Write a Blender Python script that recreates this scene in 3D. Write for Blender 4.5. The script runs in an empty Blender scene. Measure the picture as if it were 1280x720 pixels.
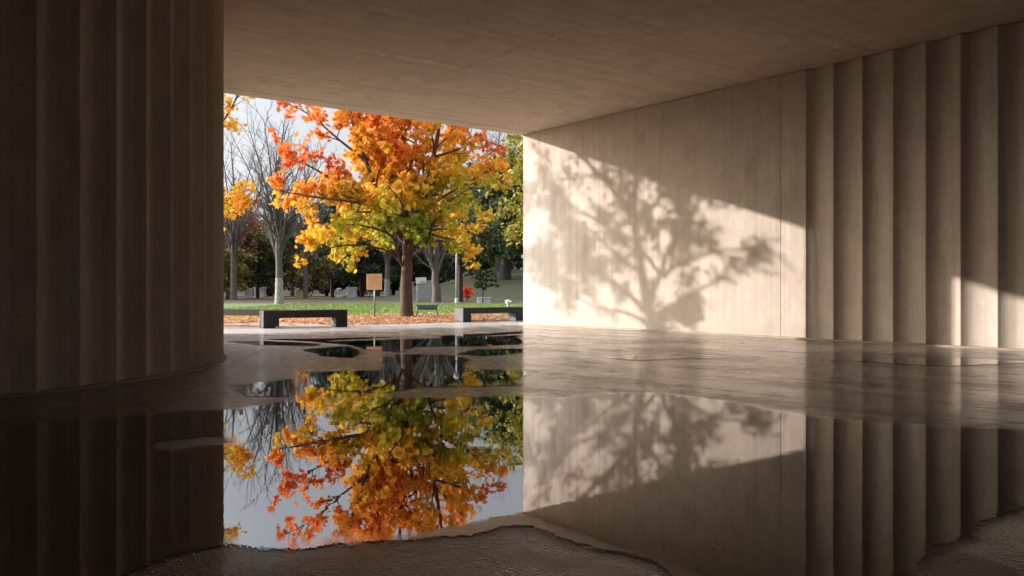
import bpy, bmesh, math, random
import numpy as np
from mathutils import Vector, Matrix
C = bpy.context.scene.collection
R = math.radians
rs = np.random.RandomState(7)
random.seed(7)
CAM = 0.95
F = 1055.0                       # focal length in photo pixels (1280 wide), horizon row 361

# ------------------------------------------------------------------ frames
# pavilion frame: s runs along the right wall towards the camera, a runs away from that wall, origin = outer wall corner
AX, AY = 0.26, 22.8
WX, WY = 0.6112, -0.7915
VX, VY = -0.7915, -0.6112
ANG = math.atan2(WY, WX)
def W(s, a, z=0.0): return (AX + WX*s + VX*a, AY + WY*s + VY*a, z)
def ground_at(px, py):           # photo pixel -> ground point
    d = F*CAM/(py-361.0); return ((px-640.0)/F*d, d)

# ------------------------------------------------------------------ helpers
def link(o, parent=None):
    C.objects.link(o)
    if parent is not None: o.parent = parent
    return o
def tag(o, label=None, cat=None, group=None, kind=None):
    if label: o['label'] = label
    if cat: o['category'] = cat
    if group: o['group'] = group
    if kind: o['kind'] = kind
    return o
def empty(name, loc=(0, 0, 0), rz=0):
    o = bpy.data.objects.new(name, None); C.objects.link(o)
    o.location = loc; o.rotation_euler = (0, 0, rz); o.empty_display_size = .2
    return o
def np_mesh(name, verts, faces_flat, sizes, mat, parent=None, smooth=False, cols=None, attr=None):
    me = bpy.data.meshes.new(name)
    verts = np.asarray(verts, dtype=np.float32).reshape(-1, 3)
    faces_flat = np.asarray(faces_flat, dtype=np.int32).ravel()
    sizes = np.asarray(sizes, dtype=np.int32)
    me.vertices.add(len(verts)); me.vertices.foreach_set('co', verts.ravel())
    me.loops.add(len(faces_flat)); me.loops.foreach_set('vertex_index', faces_flat)
    me.polygons.add(len(sizes))
    starts = np.concatenate([[0], np.cumsum(sizes)[:-1]]).astype(np.int32)
    me.polygons.foreach_set('loop_start', starts)
    me.polygons.foreach_set('loop_total', sizes)
    if smooth: me.polygons.foreach_set('use_smooth', np.ones(len(sizes), dtype=bool))
    me.update(calc_edges=True)
    if cols is not None:
        at = me.color_attributes.new('Col', 'FLOAT_COLOR', 'POINT')
        c = np.ones((len(verts), 4), dtype=np.float32); c[:, :3] = cols
        at.data.foreach_set('color', c.ravel())
    if attr:
        for k, v in attr.items():
            at = me.attributes.new(k, 'FLOAT', 'POINT'); at.data.foreach_set('value', np.asarray(v, dtype=np.float32))
    me.materials.append(mat)
    o = bpy.data.objects.new(name, me)
    return link(o, parent)
class MB:
    def __init__(s): s.v = []; s.f = []
    def box(s, x0, x1, y0, y1, z0, z1, M=None):
        n = len(s.v)
        p = [(x0,y0,z0),(x1,y0,z0),(x1,y1,z0),(x0,y1,z0),(x0,y0,z1),(x1,y0,z1),(x1,y1,z1),(x0,y1,z1)]
        if M is not None: p = [tuple(M @ Vector(q)) for q in p]
        s.v += p
        s.f += [tuple(n+i for i in q) for q in ((0,3,2,1),(4,5,6,7),(0,1,5,4),(1,2,6,5),(2,3,7,6),(3,0,4,7))]
    def prism(s, pts, z0, z1):
        n = len(s.v); k = len(pts)
        s.v += [(x, y, z0) for x, y in pts] + [(x, y, z1) for x, y in pts]
        s.f.append(tuple(n+i for i in reversed(range(k)))); s.f.append(tuple(n+k+i for i in range(k)))
        for i in range(k):
            j = (i+1) % k; s.f.append((n+i, n+j, n+k+j, n+k+i))
    def tube(s, pts, rad, n=8, cap=True):
        pts = [Vector(p) for p in pts]; base = len(s.v)
        ref = Vector((0.31, 0.95, 0.1))
        for i, p in enumerate(pts):
            t = (pts[min(i+1, len(pts)-1)] - pts[max(i-1, 0)]).normalized()
            u = t.cross(ref)
            if u.length < .05: u = t.cross(Vector((1, 0, 0)))
            u.normalize(); w = t.cross(u)
            for k in range(n):
                an = 2*math.pi*k/n
                s.v.append(tuple(p + (u*math.cos(an) + w*math.sin(an))*rad[i]))
        for i in range(len(pts)-1):
            for k in range(n):
                a = base+i*n+k; b = base+i*n+(k+1) % n
                s.f.append((a, b, b+n, a+n))
        if cap:
            s.f.append(tuple(base+k for k in reversed(range(n)))); s.f.append(tuple(base+(len(pts)-1)*n+k for k in range(n)))
    def build(s, name, mat, parent=None, smooth=False, bevel=0):
        me = bpy.data.meshes.new(name); me.from_pydata(s.v, [], s.f); me.materials.append(mat)
        bm = bmesh.new(); bm.from_mesh(me); bmesh.ops.recalc_face_normals(bm, faces=bm.faces)
        if bevel: bmesh.ops.bevel(bm, geom=list(bm.edges), offset=bevel, segments=1, affect='EDGES', profile=.5)
        bm.to_mesh(me); bm.free()
        if smooth:
            for p in me.polygons: p.use_smooth = True
        o = bpy.data.objects.new(name, me)
        return link(o, parent)

# ------------------------------------------------------------------ materials
class NT:
    def __init__(s, name):
        s.m = bpy.data.materials.new(name); s.m.use_nodes = True; s.t = s.m.node_tree
        s.t.nodes.clear(); s.out = s.n('ShaderNodeOutputMaterial')
    def n(s, typ, **kw):
        o = s.t.nodes.new(typ)
        for k, v in kw.items():
            if k in ('inp',):
                for a, b in v.items(): s.set(o, a, b)
            else: setattr(o, k, v)
        return o
    def set(s, node, key, val):
        sock = node.inputs[key]
        if isinstance(val, bpy.types.NodeSocket): s.t.links.new(val, sock)
        else: sock.default_value = val
    def math(s, op, a, b=0.0, c=None, clamp=False):
        o = s.n('ShaderNodeMath', operation=op, use_clamp=clamp); s.set(o, 0, a); s.set(o, 1, b)
        if c is not None: s.set(o, 2, c)
        return o.outputs[0]
    def mapr(s, v, a, b, c=0.0, d=1.0, smooth=False):
        o = s.n('ShaderNodeMapRange'); o.interpolation_type = 'SMOOTHSTEP' if smooth else 'LINEAR'
        s.set(o, 0, v); s.set(o, 1, a); s.set(o, 2, b); s.set(o, 3, c); s.set(o, 4, d); return o.outputs[0]
    def noise(s, vec, scale, detail=4, rough=.55, dist=0):
        o = s.n('ShaderNodeTexNoise', inp={'Vector': vec, 'Scale': scale, 'Detail': detail, 'Roughness': rough, 'Distortion': dist})
        return o.outputs[0]
    def coord(s, kind='Object', scale=(1, 1, 1), loc=(0, 0, 0)):
        c = s.n('ShaderNodeTexCoord'); m = s.n('ShaderNodeMapping')
        s.t.links.new(c.outputs[kind], m.inputs[0]); m.inputs['Scale'].default_value = scale; m.inputs['Location'].default_value = loc
        return m.outputs[0]
    def mix(s, fac, a, b, blend='MIX'):
        o = s.n('ShaderNodeMix', data_type='RGBA', blend_type=blend)
        s.set(o, 0, fac); s.set(o, 6, a if not isinstance(a, tuple) else (*a, 1)); s.set(o, 7, b if not isinstance(b, tuple) else (*b, 1))
        return o.outputs[2]
    def bump(s, h, strength=.3, dist=.02, normal=None):
        o = s.n('ShaderNodeBump', inp={'Height': h, 'Strength': strength, 'Distance': dist})
        if normal is not None: s.set(o, 'Normal', normal)
        return o.outputs[0]
    def bsdf(s, col, rough=.8, normal=None, spec=.5, **kw):
        o = s.n('ShaderNodeBsdfPrincipled')
        s.set(o, 'Base Color', (*col, 1) if isinstance(col, tuple) else col); s.set(o, 'Roughness', rough); s.set(o, 'Specular IOR Level', spec)
        if normal is not None: s.set(o, 'Normal', normal)
        for k, v in kw.items(): s.set(o, k.replace('_', ' '), v)
        return o.outputs[0]
    def done(s, sh): s.t.links.new(sh, s.out.inputs[0]); return s.m

def concrete(name, mode='wall', tone=(.62, .55, .475)):
    t = NT(name)
    co = t.coord('Object')
    if mode == 'wall':   st = t.coord('Object', (5.5, 5.5, .22)); fine = t.coord('Object', (38, 38, 1.1))
    elif mode == 'soffit': st = t.coord('Object', (5.0, .35, 5)); fine = t.coord('Object', (30, 1.3, 30))
    else: st = t.coord('Object', (1, 1, 1)); fine = t.coord('Object', (9, 9, 9))
    big = t.noise(co, .55, 5, .6); streak = t.noise(st, 1.0, 6, .65); fi = t.noise(fine, 1.0, 4, .6)
    dark = tuple(c*.72 for c in tone); light = tuple(min(1, c*1.10) for c in tone)
    c = t.mix(t.mapr(streak, .32, .72), dark, light)
    c = t.mix(t.mapr(big, .35, .68, 0, .55), c, tuple(c_*.92 for c_ in tone))
    c = t.mix(t.mapr(fi, .3, .75, 0, .20 if mode == 'wall' else .5), c, dark)
    # blotchy stains
    blot = t.noise(t.coord('Object', (1, 1, .6), (3, 7, 1)), 1.7, 7, .7)
    c = t.mix(t.mapr(blot, .50, .66, 0, .6), c, (tone[0]*.55, tone[1]*.52, tone[2]*.50))
    # small bug holes
    vor = t.n('ShaderNodeTexVoronoi', feature='F1', inp={'Vector': co, 'Scale': 6.5, 'Randomness': 1.0})
    rnd = t.n('ShaderNodeSeparateColor'); t.t.links.new(vor.outputs['Color'], rnd.inputs[0])
    hole = t.math('MULTIPLY', t.mapr(vor.outputs['Distance'], .06, .12, 1, 0), t.math('GREATER_THAN', rnd.outputs[0], .80))
    c = t.mix(t.math('MULTIPLY', hole, .9), c, tuple(c_*.35 for c_ in tone))
    cloud = t.noise(t.coord('Object', (1, 1, .8), (9, 2, 4)), 3.4, 8, .72)
    c = t.mix(t.mapr(cloud, .42, .58, .0, .6), c, (tone[0]*.74, tone[1]*.72, tone[2]*.70))
    run = t.noise(t.coord('Object', (7, 7, .12) if mode == 'wall' else (7, .12, 7), (1, 5, 2)), 1.0, 3, .5)
    c = t.mix(t.mapr(run, .55, .72, .0, .5), c, (tone[0]*.60, tone[1]*.56, tone[2]*.52))
    h = t.math('ADD', t.math('MULTIPLY', streak, .6), t.math('MULTIPLY', fi, .35))
    h = t.math('SUBTRACT', h, t.math('MULTIPLY', hole, .5))
    if mode == 'wall':      # board marks: fine vertical seams
        sep = t.n('ShaderNodeSeparateXYZ'); t.t.links.new(co, sep.inputs[0])
        x = t.math('MULTIPLY', sep.outputs[0], 1/0.187)
        fr = t.math('FRACT', x)
        seam = t.mapr(t.math('ABSOLUTE', t.math('SUBTRACT', fr, .5)), .475, .5, 0, 1)
        wn = t.n('ShaderNodeTexWhiteNoise', noise_dimensions='1D'); t.t.links.new(t.math('FLOOR', t.math('ADD', x, .5)), wn.inputs['W'])
        seam = t.math('MULTIPLY', seam, t.mapr(wn.outputs[0], .3, 1, 0, .55))
        wn2 = t.n('ShaderNodeTexWhiteNoise', noise_dimensions='1D'); t.t.links.new(t.math('FLOOR', x), wn2.inputs['W'])
        c = t.mix(t.mapr(wn2.outputs[0], 0, 1, 0, .16), c, dark)
        c = t.mix(t.math('MULTIPLY', seam, .5), c, tuple(c_*.5 for c_ in tone))
        h = t.math('SUBTRACT', h, t.math('MULTIPLY', seam, .25))
        # damp stain rising from the floor
        up = t.math('ADD', sep.outputs[2], t.mapr(blot, .3, .7, .35, -.35))
        c = t.mix(t.mapr(up, 0, .45, .35, 0), c, dark)
    nrm = t.bump(h, .45, .012)
    return t.done(t.bsdf(c, t.mapr(fi, .3, .7, .72, .9), nrm, .3))
M = {}
M['wall'] = concrete('board_marked_concrete')
M['drum'] = concrete('dark_fluted_concrete', 'wall', (.80, .66, .52))
M['soffit'] = concrete('soffit_concrete', 'soffit', (.71, .61, .51))
M['render'] = concrete('pale_bounce_concrete', 'plain', (.80, .74, .66))  # unseen hall walls, made pale to bounce more light indoors
M['plain'] = concrete('plain_concrete', 'plain', (.48, .42, .34))

def simple(name, col, rough=.7, var=.25, scale=8, bump=.2, metal=0.0, stretch=(1, 1, 1), spec=.4):
    t = NT(name); co = t.coord('Object', stretch)
    n = t.noise(co, scale, 5, .6)
    c = t.mix(t.mapr(n, .3, .7), tuple(x*(1-var) for x in col), tuple(min(1, x*(1+var)) for x in col))
    return t.done(t.bsdf(c, rough, t.bump(n, bump, .01), spec, Metallic=metal))
def leafmat(name, trans=.45, rough=.55):
    t = NT(name)
    a = t.n('ShaderNodeVertexColor', layer_name='Col').outputs[0]
    d = t.bsdf(a, rough, None, .25)
    tr = t.n('ShaderNodeBsdfTranslucent'); t.t.links.new(a, tr.inputs[0])
    m = t.n('ShaderNodeMixShader'); t.set(m, 0, trans); t.t.links.new(d, m.inputs[1]); t.t.links.new(tr.outputs[0], m.inputs[2])
    return t.done(m.outputs[0])
M['leaf'] = leafmat('autumn_leaf')
M['far_leaf'] = leafmat('far_foliage', .25, .7)
M['bark'] = simple('maple_bark', (.085, .055, .040), .9, .5, 5, 1.0, stretch=(6, 6, .8))
M['bark_dark'] = simple('dark_bark', (.035, .028, .022), .9, .4, 5, .8, stretch=(5, 5, 1))
M['bark_grey'] = simple('grey_bark', (.10, .085, .075), .9, .4, 4, .8, stretch=(5, 5, 1))
M['bark_pale'] = simple('pale_and_sunlit_bark', (.25, .24, .23), .85, .35, 4, .8, stretch=(4, 4, 1))  # whitish bark, also used for sunlight painted on a lower trunk
M['bench'] = simple('dark_painted_concrete', (.016, .012, .012), .7, .3, 5, .25)
M['bench_lit'] = simple('lit_face_grey_concrete', (.075, .075, .085), .6, .3, 6, .3)  # lighter copy of the bench colour for its sun-facing sides
M['board'] = simple('tan_sign_board', (.62, .40, .22), .6, .08, 4, .1)
M['ink'] = simple('sign_ink', (.30, .17, .08), .7, .1)
M['steel'] = simple('grey_steel', (.22, .22, .23), .45, .2, 10, .1, .6)
M['blue'] = simple('dark_blue_plastic', (.012, .03, .06), .4, .2)
M['cabinet'] = simple('pale_grey_cabinet', (.34, .36, .36), .6, .1, 3, .1)
M['panel'] = simple('off_white_panel', (.72, .72, .68), .6, .08, 3, .1)
M['pole'] = simple('white_grey_pole', (.30, .31, .33), .5, .12, 3, .1)
M['white'] = simple('white_stone', (.42, .42, .42), .8, .18, 2, .2)
M['tan'] = simple('tan_stone', (.42, .36, .22), .8, .2, 2, .2)
M['bluegrey'] = simple('blue_grey_stone', (.30, .34, .40), .8, .2, 3, .2)

# ------------------------------------------------------------------ wet floor
def poly_world(pts): return np.array([ground_at(*p) for p in pts])
def sdf(P, poly):                # + inside
    x, y = P[:, 0], P[:, 1]; n = len(poly)
    dmin = np.full(len(P), 1e9); ins = np.zeros(len(P), bool)
    for i in range(n):
        a = poly[i]; b = poly[(i+1) % n]; e = b-a
        t = np.clip(((x-a[0])*e[0]+(y-a[1])*e[1])/max(e@e, 1e-9), 0, 1)
        d = np.hypot(x-a[0]-t*e[0], y-a[1]-t*e[1]); dmin = np.minimum(dmin, d)
        c = ((a[1] > y) != (b[1] > y)); xi = a[0] + (y-a[1])/(e[1] if abs(e[1]) > 1e-9 else 1e-9)*e[0]
        ins ^= c & (x < xi)
    return np.where(ins, dmin, -dmin)
MAIN = [(-90,545),(0,532),(100,523),(190,516),(240,512),(281,513),(330,506),(364,498),(370,480),(378,465),(430,464),(474,462),
        (477,446),(500,443),(560,443),(586,447),(584,462),(650,464),(653,495),(700,497),(760,491),(830,491),(900,500),(1010,519),(1100,528),
        (1280,536),(1400,540),(1400,600),(1280,636),(1180,690),(1130,740),(850,740),(800,704),(735,688),(690,670),(655,659),(610,664),
        (560,671),(470,679),(380,687),(330,686),(285,684),(245,694),(190,712),(120,740),(-90,760)]
EXTRA = [[(284,482),(330,476),(378,472),(374,486),(366,496),(306,496)],
         [(372,437),(440,432),(455,440),(440,448),(398,445)],
         [(392,427),(520,424),(650,419),(652,431),(600,433),(520,434),(500,440),(452,437),(430,431)],
         [(560,443),(600,437),(652,436),(652,441),(600,446)],
         [(281,426),(320,426),(400,430),(392,433),(320,431)],
         [(330,424),(420,423),(500,421),(400,427)],
         [(540,420),(652,414.5),(652,417),(560,423)],
         [(740,447),(800,444),(900,447),(800,451)], [(1040,450),(1180,446),(1300,453),(1180,458)]]
HOLES = [[(480,492),(520,485),(600,483),(700,480),(800,477),(860,478),(800,482),(700,486),(652,494),(600,496),(500,498)],
         [(196,552),(272,546),(279,549),(277,554),(215,564),(198,560)]]
ss = np.arange(-1.95, 17.0001, .04); aa = np.arange(-0.0, 15.5, .04)
ss = np.concatenate([ss, np.arange(17.5, 30.1, 1.5)]); aa = np.concatenate([np.array([-8., -5, -2., -.5]), aa, np.arange(16, 34.1, 2)])
# (the paving outside the front line also runs past the wall end; inside, the wall stands on it)
S_, A_ = np.meshgrid(ss, aa, indexing='ij')
PX = AX + WX*S_ + VX*A_; PY = AY + WY*S_ + VY*A_
P = np.c_[PX.ravel(), PY.ravel()]
def vnoise(x, y, sc, seed):      # cheap smooth value noise
    r = np.random.RandomState(seed); g = r.rand(64, 64)
    u, v = x*sc+100, y*sc+100; i, j = np.floor(u).astype(int), np.floor(v).astype(int); fu, fv = u-i, v-j
    fu = fu*fu*(3-2*fu); fv = fv*fv*(3-2*fv); a = lambda p, q: g[(i+p) % 64, (j+q) % 64]
    return (a(0,0)*(1-fu)+a(1,0)*fu)*(1-fv)+(a(0,1)*(1-fu)+a(1,1)*fu)*fv
D = sdf(P, poly_world(MAIN))
for e in EXTRA: D = np.maximum(D, np.minimum(sdf(P, poly_world(e)), .3))
for h in HOLES: D = np.minimum(D, -sdf(P, poly_world(h)))
D = np.clip(D, -1.0, .6)
D += np.where(P[:, 1] > 8, (vnoise(P[:, 0], P[:, 1], 1.6, 3)-.5)*.16, (vnoise(P[:, 0], P[:, 1], 2.5, 3)-.5)*.05)
nS, nA = len(ss), len(aa)
idx = np.arange(nS*nA).reshape(nS, nA)
quads = np.stack([idx[:-1, :-1], idx[:-1, 1:], idx[1:, 1:], idx[1:, :-1]], -1).reshape(-1, 4)

def floor_mat():
    t = NT('wet_concrete_floor')
    dep = t.n('ShaderNodeAttribute', attribute_name='depth').outputs['Fac']
    co = t.coord('Object')
    n1 = t.noise(co, .7, 6, .6); n2 = t.noise(co, 5, 6, .65); n3 = t.noise(co, 38, 4, .6)
    gran = t.n('ShaderNodeTexVoronoi', feature='F1', inp={'Vector': co, 'Scale': 90.0}).outputs['Distance']
    wide = t.noise(t.coord('Object', (.6, 1.3, 1)), 1.2, 5, .6)
    c = t.mix(t.mapr(n1, .35, .68), (.19, .15, .115), (.36, .30, .245))
    c = t.mix(t.mapr(n2, .3, .75, 0, .5), c, (.085, .066, .052))
    c = t.mix(t.mapr(dep, -.4, .0, 0, .12), c, (.07, .053, .042))
    c = t.mix(t.mapr(dep, .04, .22, 0, .85), c, (.032, .025, .020))
    sep = t.n('ShaderNodeSeparateXYZ'); t.t.links.new(co, sep.inputs[0])
    outside = t.mapr(t.math('ADD', sep.outputs[0], t.mapr(n1, 0, 1, -1, 1)), 1.6, -.4, 0, 1, True)   # front strip paled: sky sheen and bounce light put into its colour
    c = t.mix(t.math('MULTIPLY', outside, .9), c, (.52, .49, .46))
    near = t.mapr(dep, -.35, 0.0, 0, 1)
    ro = t.mapr(wide, .36, .62, .08, .28)
    ro = t.math('ADD', ro, t.mapr(n2, .4, .7, 0, .14))
    ro = t.math('ADD', ro, t.math('MULTIPLY', outside, .12))
    hh = t.math('ADD', t.math('MULTIPLY', n3, .25), t.math('MULTIPLY', gran, .9))
    nr = t.bump(hh, t.mapr(wide, .3, .7, .5, .95), .008)
    nr = t.bump(n2, .03, .008, nr)
    dry = t.mapr(dep, .03, .09, 1, 0)
    return t.done(t.bsdf(c, ro, nr, dry, Coat_Weight=t.math('MULTIPLY', dry, .25), Coat_Roughness=.09))
M['floor'] = floor_mat()
def water_mat():
    t = NT('still_rain_water')
    dep = t.n('ShaderNodeAttribute', attribute_name='depth').outputs['Fac']
    co = t.coord('Object')
    n1 = t.noise(co, 3.2, 5, .6); n2 = t.noise(co, 30, 5, .7)
    gran = t.n('ShaderNodeTexVoronoi', feature='F1', inp={'Vector': co, 'Scale': 110.0}).outputs['Distance']
    lv = t.math('ADD', dep, t.mapr(n1, .3, .7, -.05, .05))
    lv = t.math('ADD', lv, t.mapr(n2, .3, .7, -.018, .018))
    lv2 = t.math('ADD', lv, t.mapr(gran, .1, .6, .022, -.022))
    vo = t.n('ShaderNodeTexVoronoi', feature='F1', inp={'Vector': co, 'Scale': 11.0})
    sc = t.n('ShaderNodeSeparateColor'); t.t.links.new(vo.outputs['Color'], sc.inputs[0])
    speck = t.math('MULTIPLY', t.math('GREATER_THAN', sc.outputs[0], .90), t.math('LESS_THAN', vo.outputs['Distance'], .085))
    speck = t.math('MULTIPLY', speck, t.math('GREATER_THAN', t.noise(co, .9, 2, .5), .53))
    mask = t.math('SUBTRACT', t.mapr(lv2, -.004, .004, 0, 1), speck, clamp=True)
    edge = t.mapr(lv, 0, .16, 1, 0)
    rip = t.noise(t.coord('Object', (1, 1, 1)), 7, 2, .5)
    nr = t.bump(n2, t.math('MULTIPLY', edge, .03), .003)
    nr = t.bump(rip, .03, .006, nr)
    gl = t.n('ShaderNodeBsdfGlossy', inp={'Color': (.95, .95, .96, 1), 'Roughness': t.math('ADD', t.math('MULTIPLY', edge, .05), t.mapr(t.noise(co, .45, 4, .6), .45, .62, 0, .014)), 'Normal': nr})
    tr = t.n('ShaderNodeBsdfTransparent', inp={'Color': (.55, .5, .45, 1)})
    fr = t.n('ShaderNodeFresnel', inp={'IOR': 5.0})
    mx = t.n('ShaderNodeMixShader', inp={0: fr.outputs[0], 1: tr.outputs[0], 2: gl.outputs[0]})
    t2 = t.n('ShaderNodeBsdfTransparent')
    m2 = t.n('ShaderNodeMixShader', inp={0: mask, 1: t2.outputs[0], 2: mx.outputs[0]})
    return t.done(m2.outputs[0])
M['water'] = water_mat()
loc = np.c_[S_.ravel(), -A_.ravel(), np.zeros(nS*nA)]
qc = quads
inwall = (A_.ravel()[qc] < -.01).any(1) & (S_.ravel()[qc] > .6).all(1)
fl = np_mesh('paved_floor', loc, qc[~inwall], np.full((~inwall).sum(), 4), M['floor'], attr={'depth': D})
fl.location = (AX, AY, 0); fl.rotation_euler = (0, 0, ANG); tag(fl, 'wet brown-grey concrete paving under and in front of the canopy', kind='structure')
keep = (D[quads].max(1) > -.16) & (A_.ravel()[qc] > -.001).all(1) & (A_.ravel()[qc] < 15.6).all(1) & (S_.ravel()[qc] < 17.1).all(1)
q = quads[keep]; used = np.unique(q); remap = -np.ones(nS*nA, int); remap[used] = np.arange(len(used))
wl = loc[used].copy(); wl[:, 2] = .004
wa = np_mesh('puddle', wl, remap[q], np.full(len(q), 4), M['water'], attr={'depth': D[used]})
wa.location = (AX, AY, 0); wa.rotation_euler = (0, 0, ANG); tag(wa, 'still rain water pooled on the concrete floor, mirroring the maple and the walls', kind='structure')
# saw-cut joint in the floor beside the curved wall
jm = MB()
def strip(p, q, w):
    p = Vector((*p, 0)); q = Vector((*q, 0)); d = (q-p).normalized(); n = Vector((-d.y, d.x, 0))*w/2
    k = len(jm.v); jm.v += [tuple(x + Vector((0, 0, .0025))) for x in (p-n, q-n, q+n, p+n)]; jm.f.append((k, k+1, k+2, k+3))
strip(ground_at(186, 520), ground_at(284, 459), .014)
strip(ground_at(284, 459), ground_at(330, 436), .014)
jo = jm.build('floor_joint', simple('joint_filler', (.42, .37, .31), .5)); tag(jo, kind='structure')

# ------------------------------------------------------------------ pavilion
PAV = dict(location=(AX, AY, 0), rotation_euler=(0, 0, ANG))
def frame(name, label, cat, s=0, a=0, group=None):
    o = empty(name, W(s, a), ANG); return tag(o, label, cat, group)
H = 5.1
# right wall
rw = frame('concrete_wall', 'long board-marked concrete wall on the right, smooth at its outer end and pleated further in', 'wall')
S1 = 8.66
flat = [(.0, .07), (.07, 0)]
for s in (8.10,): flat += [(s, 0), (s+.006, .006)]
flat += [(S1, .0), (S1, .62), (0.0, .62)]
m = MB(); m.prism(flat, 0, H-.012)
m.build('flat_panel', M['wall'], rw)
pitch = .566; prof = []; s = S1
while s < 26.6:
    prof += [(s, .002)]
    # eased valley, so the light rolls off softly into the crease
    prof += [(s+.045, .036), (s+.085, .060), (s+.13, .077), (s+.18, .086), (s+.24, .088), (s+.31, .081), (s+.39, .062), (s+.47, .035), (s+.535, .011)]
    s += pitch
prof += [(s, .002), (s, .62), (S1+.001, .62)]
m = MB(); m.prism(prof, 0, H-.012); m.build('pleated_panel', M['wall'], rw)
m = MB(); m.box(.02, 26.0, -.10, -.002, .0, .028); m.build('base_strip', M['plain'], rw)

# ceiling: separate formwork panels with open joints
cs = frame('ceiling_slab', 'wide flat concrete ceiling slab with fine panel joints, spanning the passage', 'ceiling')
m = MB(); sc = [0.0, .545, 2.4, 4.5, 6.6, 8.7, 10.8, 12.9, 15.0, 17.1, 19.2, 21.3, 23.4, 26.4]; ac = [-.62, 5.16, 10.3, 15.5, 20.7, 26.0, 30.2]
g = .005
for i in range(1, len(sc)-1):
    for j in range(len(ac)-1):
        m.box(sc[i]+g, sc[i+1]-g, -ac[j+1]+g, -ac[j]-g, H, H+.05)
m.build('soffit_panel', M['soffit'], cs)
m = MB(); m.box(0, sc[1]-.012, -30.2, .62, H-.004, H+.05); m.build('edge_band', M['soffit'], cs)
m = MB(); m.box(.001, 26.4, -30.2, .62, H+.051, H+.9); m.build('roof_slab', M['plain'], cs)

# hidden side of the front: pier between the two openings, far side wall, and back wall with a gap left for fill light
pr = frame('concrete_pier', 'broad concrete pier beside the opening, behind the curved fluted wall', 'pier', 0, 8.15)
m = MB(); m.prism([(0, 0), (.10, 0), (.5, -.55), (.5, -2.05), (0, -2.05)], 0, H-.003); m.build('shaft', M['wall'], pr, bevel=.012)
m = MB(); m.prism([(-.03, -.02), (.09, -.02), (.53, -.57), (.53, -2.08), (-.03, -2.08)], 0, .09); m.build('plinth', M['plain'], pr)
fw = frame('concrete_wall', 'concrete end wall closing the far left of the hall beyond the curved wall', 'wall', 0, 25.9)
m = MB(); m.box(0, .5, -4.2, 0, 0, H-.003); m.build('wall_panel', M['render'], fw)
bw = frame('concrete_wall', 'broad concrete back wall of the hall behind the viewer', 'wall', 25.65, 6.5)  # stops short of the right wall; unseen opening added to light the hall
m = MB(); m.box(0, .4, -23.48, 0, 0, H-.003); m.build('wall_panel', M['render'], bw)
lw = frame('concrete_wall', 'concrete far side wall of the hall, left of the curved fluted wall', 'wall', .52, 30.0)
m = MB(); m.box(0, 25.4, -.4, 0, 0, H-.003); m.build('wall_panel', M['render'], lw)

# curved fluted wall (a drum)
dc = (-8.69, 9.985)
dr = tag(empty('curved_wall', (*dc, 0)), 'dark curved concrete wall with vertical fluting, filling the left side', 'wall')
Rr = 5.0; ring = []; nf = 72
for k in range(nf):
    t0 = -28.3 + 360/nf*k
    for fr_, dp in ((0, 0), (.04, .008), (.18, .046), (.33, .084), (.42, .100), (.50, .105), (.58, .100), (.72, .072), (.87, .032), (.98, .003)):
        an = R(t0 + fr_*360/nf); ring.append(((Rr-dp)*math.cos(an), (Rr-dp)*math.sin(an)))
m = MB(); m.prism(ring, 0, H-.003); m.build('fluted_face', M['drum'], dr)
m = MB(); kk = 96; m.prism([((Rr+.035)*math.cos(2*math.pi*i/kk), (Rr+.035)*math.sin(2*math.pi*i/kk)) for i in range(kk)], 0, .022); m.build('base_ring', M['plain'], dr)

# ------------------------------------------------------------------ ground
def big_mat(name, cols, scales, bumpd=.02, rough=.9):
    t = NT(name); co = t.coord('Object')
    n1 = t.noise(co, scales[0], 6, .6); n2 = t.noise(co, scales[1], 6, .65)
    c = t.mix(t.mapr(n1, .35, .65), cols[0], cols[1]); c = t.mix(t.mapr(n2, .42, .66), c, cols[2])
    return t.done(t.bsdf(c, rough, t.bump(n2, .6, bumpd), .2))
M['earth'] = big_mat('leafy_earth', [(.075, .052, .034), (.12, .085, .05), (.055, .038, .026)], (.25, 3))
M['lawn'] = big_mat('mown_lawn', [(.10, .16, .05), (.135, .19, .058), (.09, .14, .045)], (.18, 9))
M['lawn_edge'] = big_mat('leaf_strewn_lawn', [(.22, .26, .05), (.30, .27, .06), (.36, .18, .05)], (.5, 7))
M['gravel'] = big_mat('pinkish_gravel', [(.34, .29, .27), (.42, .34, .31), (.30, .20, .14)], (1.2, 26))
M['litter'] = big_mat('leaf_litter', [(.30, .18, .11), (.40, .25, .16), (.20, .12, .07)], (.9, 14))
m = MB(); n = 48; m.v = [(600*math.cos(2*math.pi*i/n), 600*math.sin(2*math.pi*i/n), -.030) for i in range(n)]; m.f = [tuple(range(n))]
gr = m.build('ground', M['earth']); tag(gr, kind='structure')
def sheet(name, outline, z, mat, wob=.25, seed=1, step=.35):
    r = random.Random(seed); pts = []
    for i in range(len(outline)):
        a = Vector(outline[i]); b = Vector(outline[(i+1) % len(outline)]); k = max(1, int((b-a).length/step)); k = min(k, 160)
        for j in range(k):
            p = a.lerp(b, j/k); pts.append((p.x + r.uniform(-wob, wob), p.y + r.uniform(-wob, wob), z))
    mm = MB(); mm.v = pts; mm.f = [tuple(range(len(pts)))]
    o = mm.build(name, mat); return o
o = sheet('lawn', [(-48, 27), (-30, 26.3), (-12, 27.5), (-8.5, 27), (-5, 30.2), (-1.5, 30), (2.5, 29), (14, 32), (30, 36), (34, 54), (10, 55.5), (-20, 56), (-48, 53)], -.022, M['lawn'], .3, 3)
tag(o, kind='structure')
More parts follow.
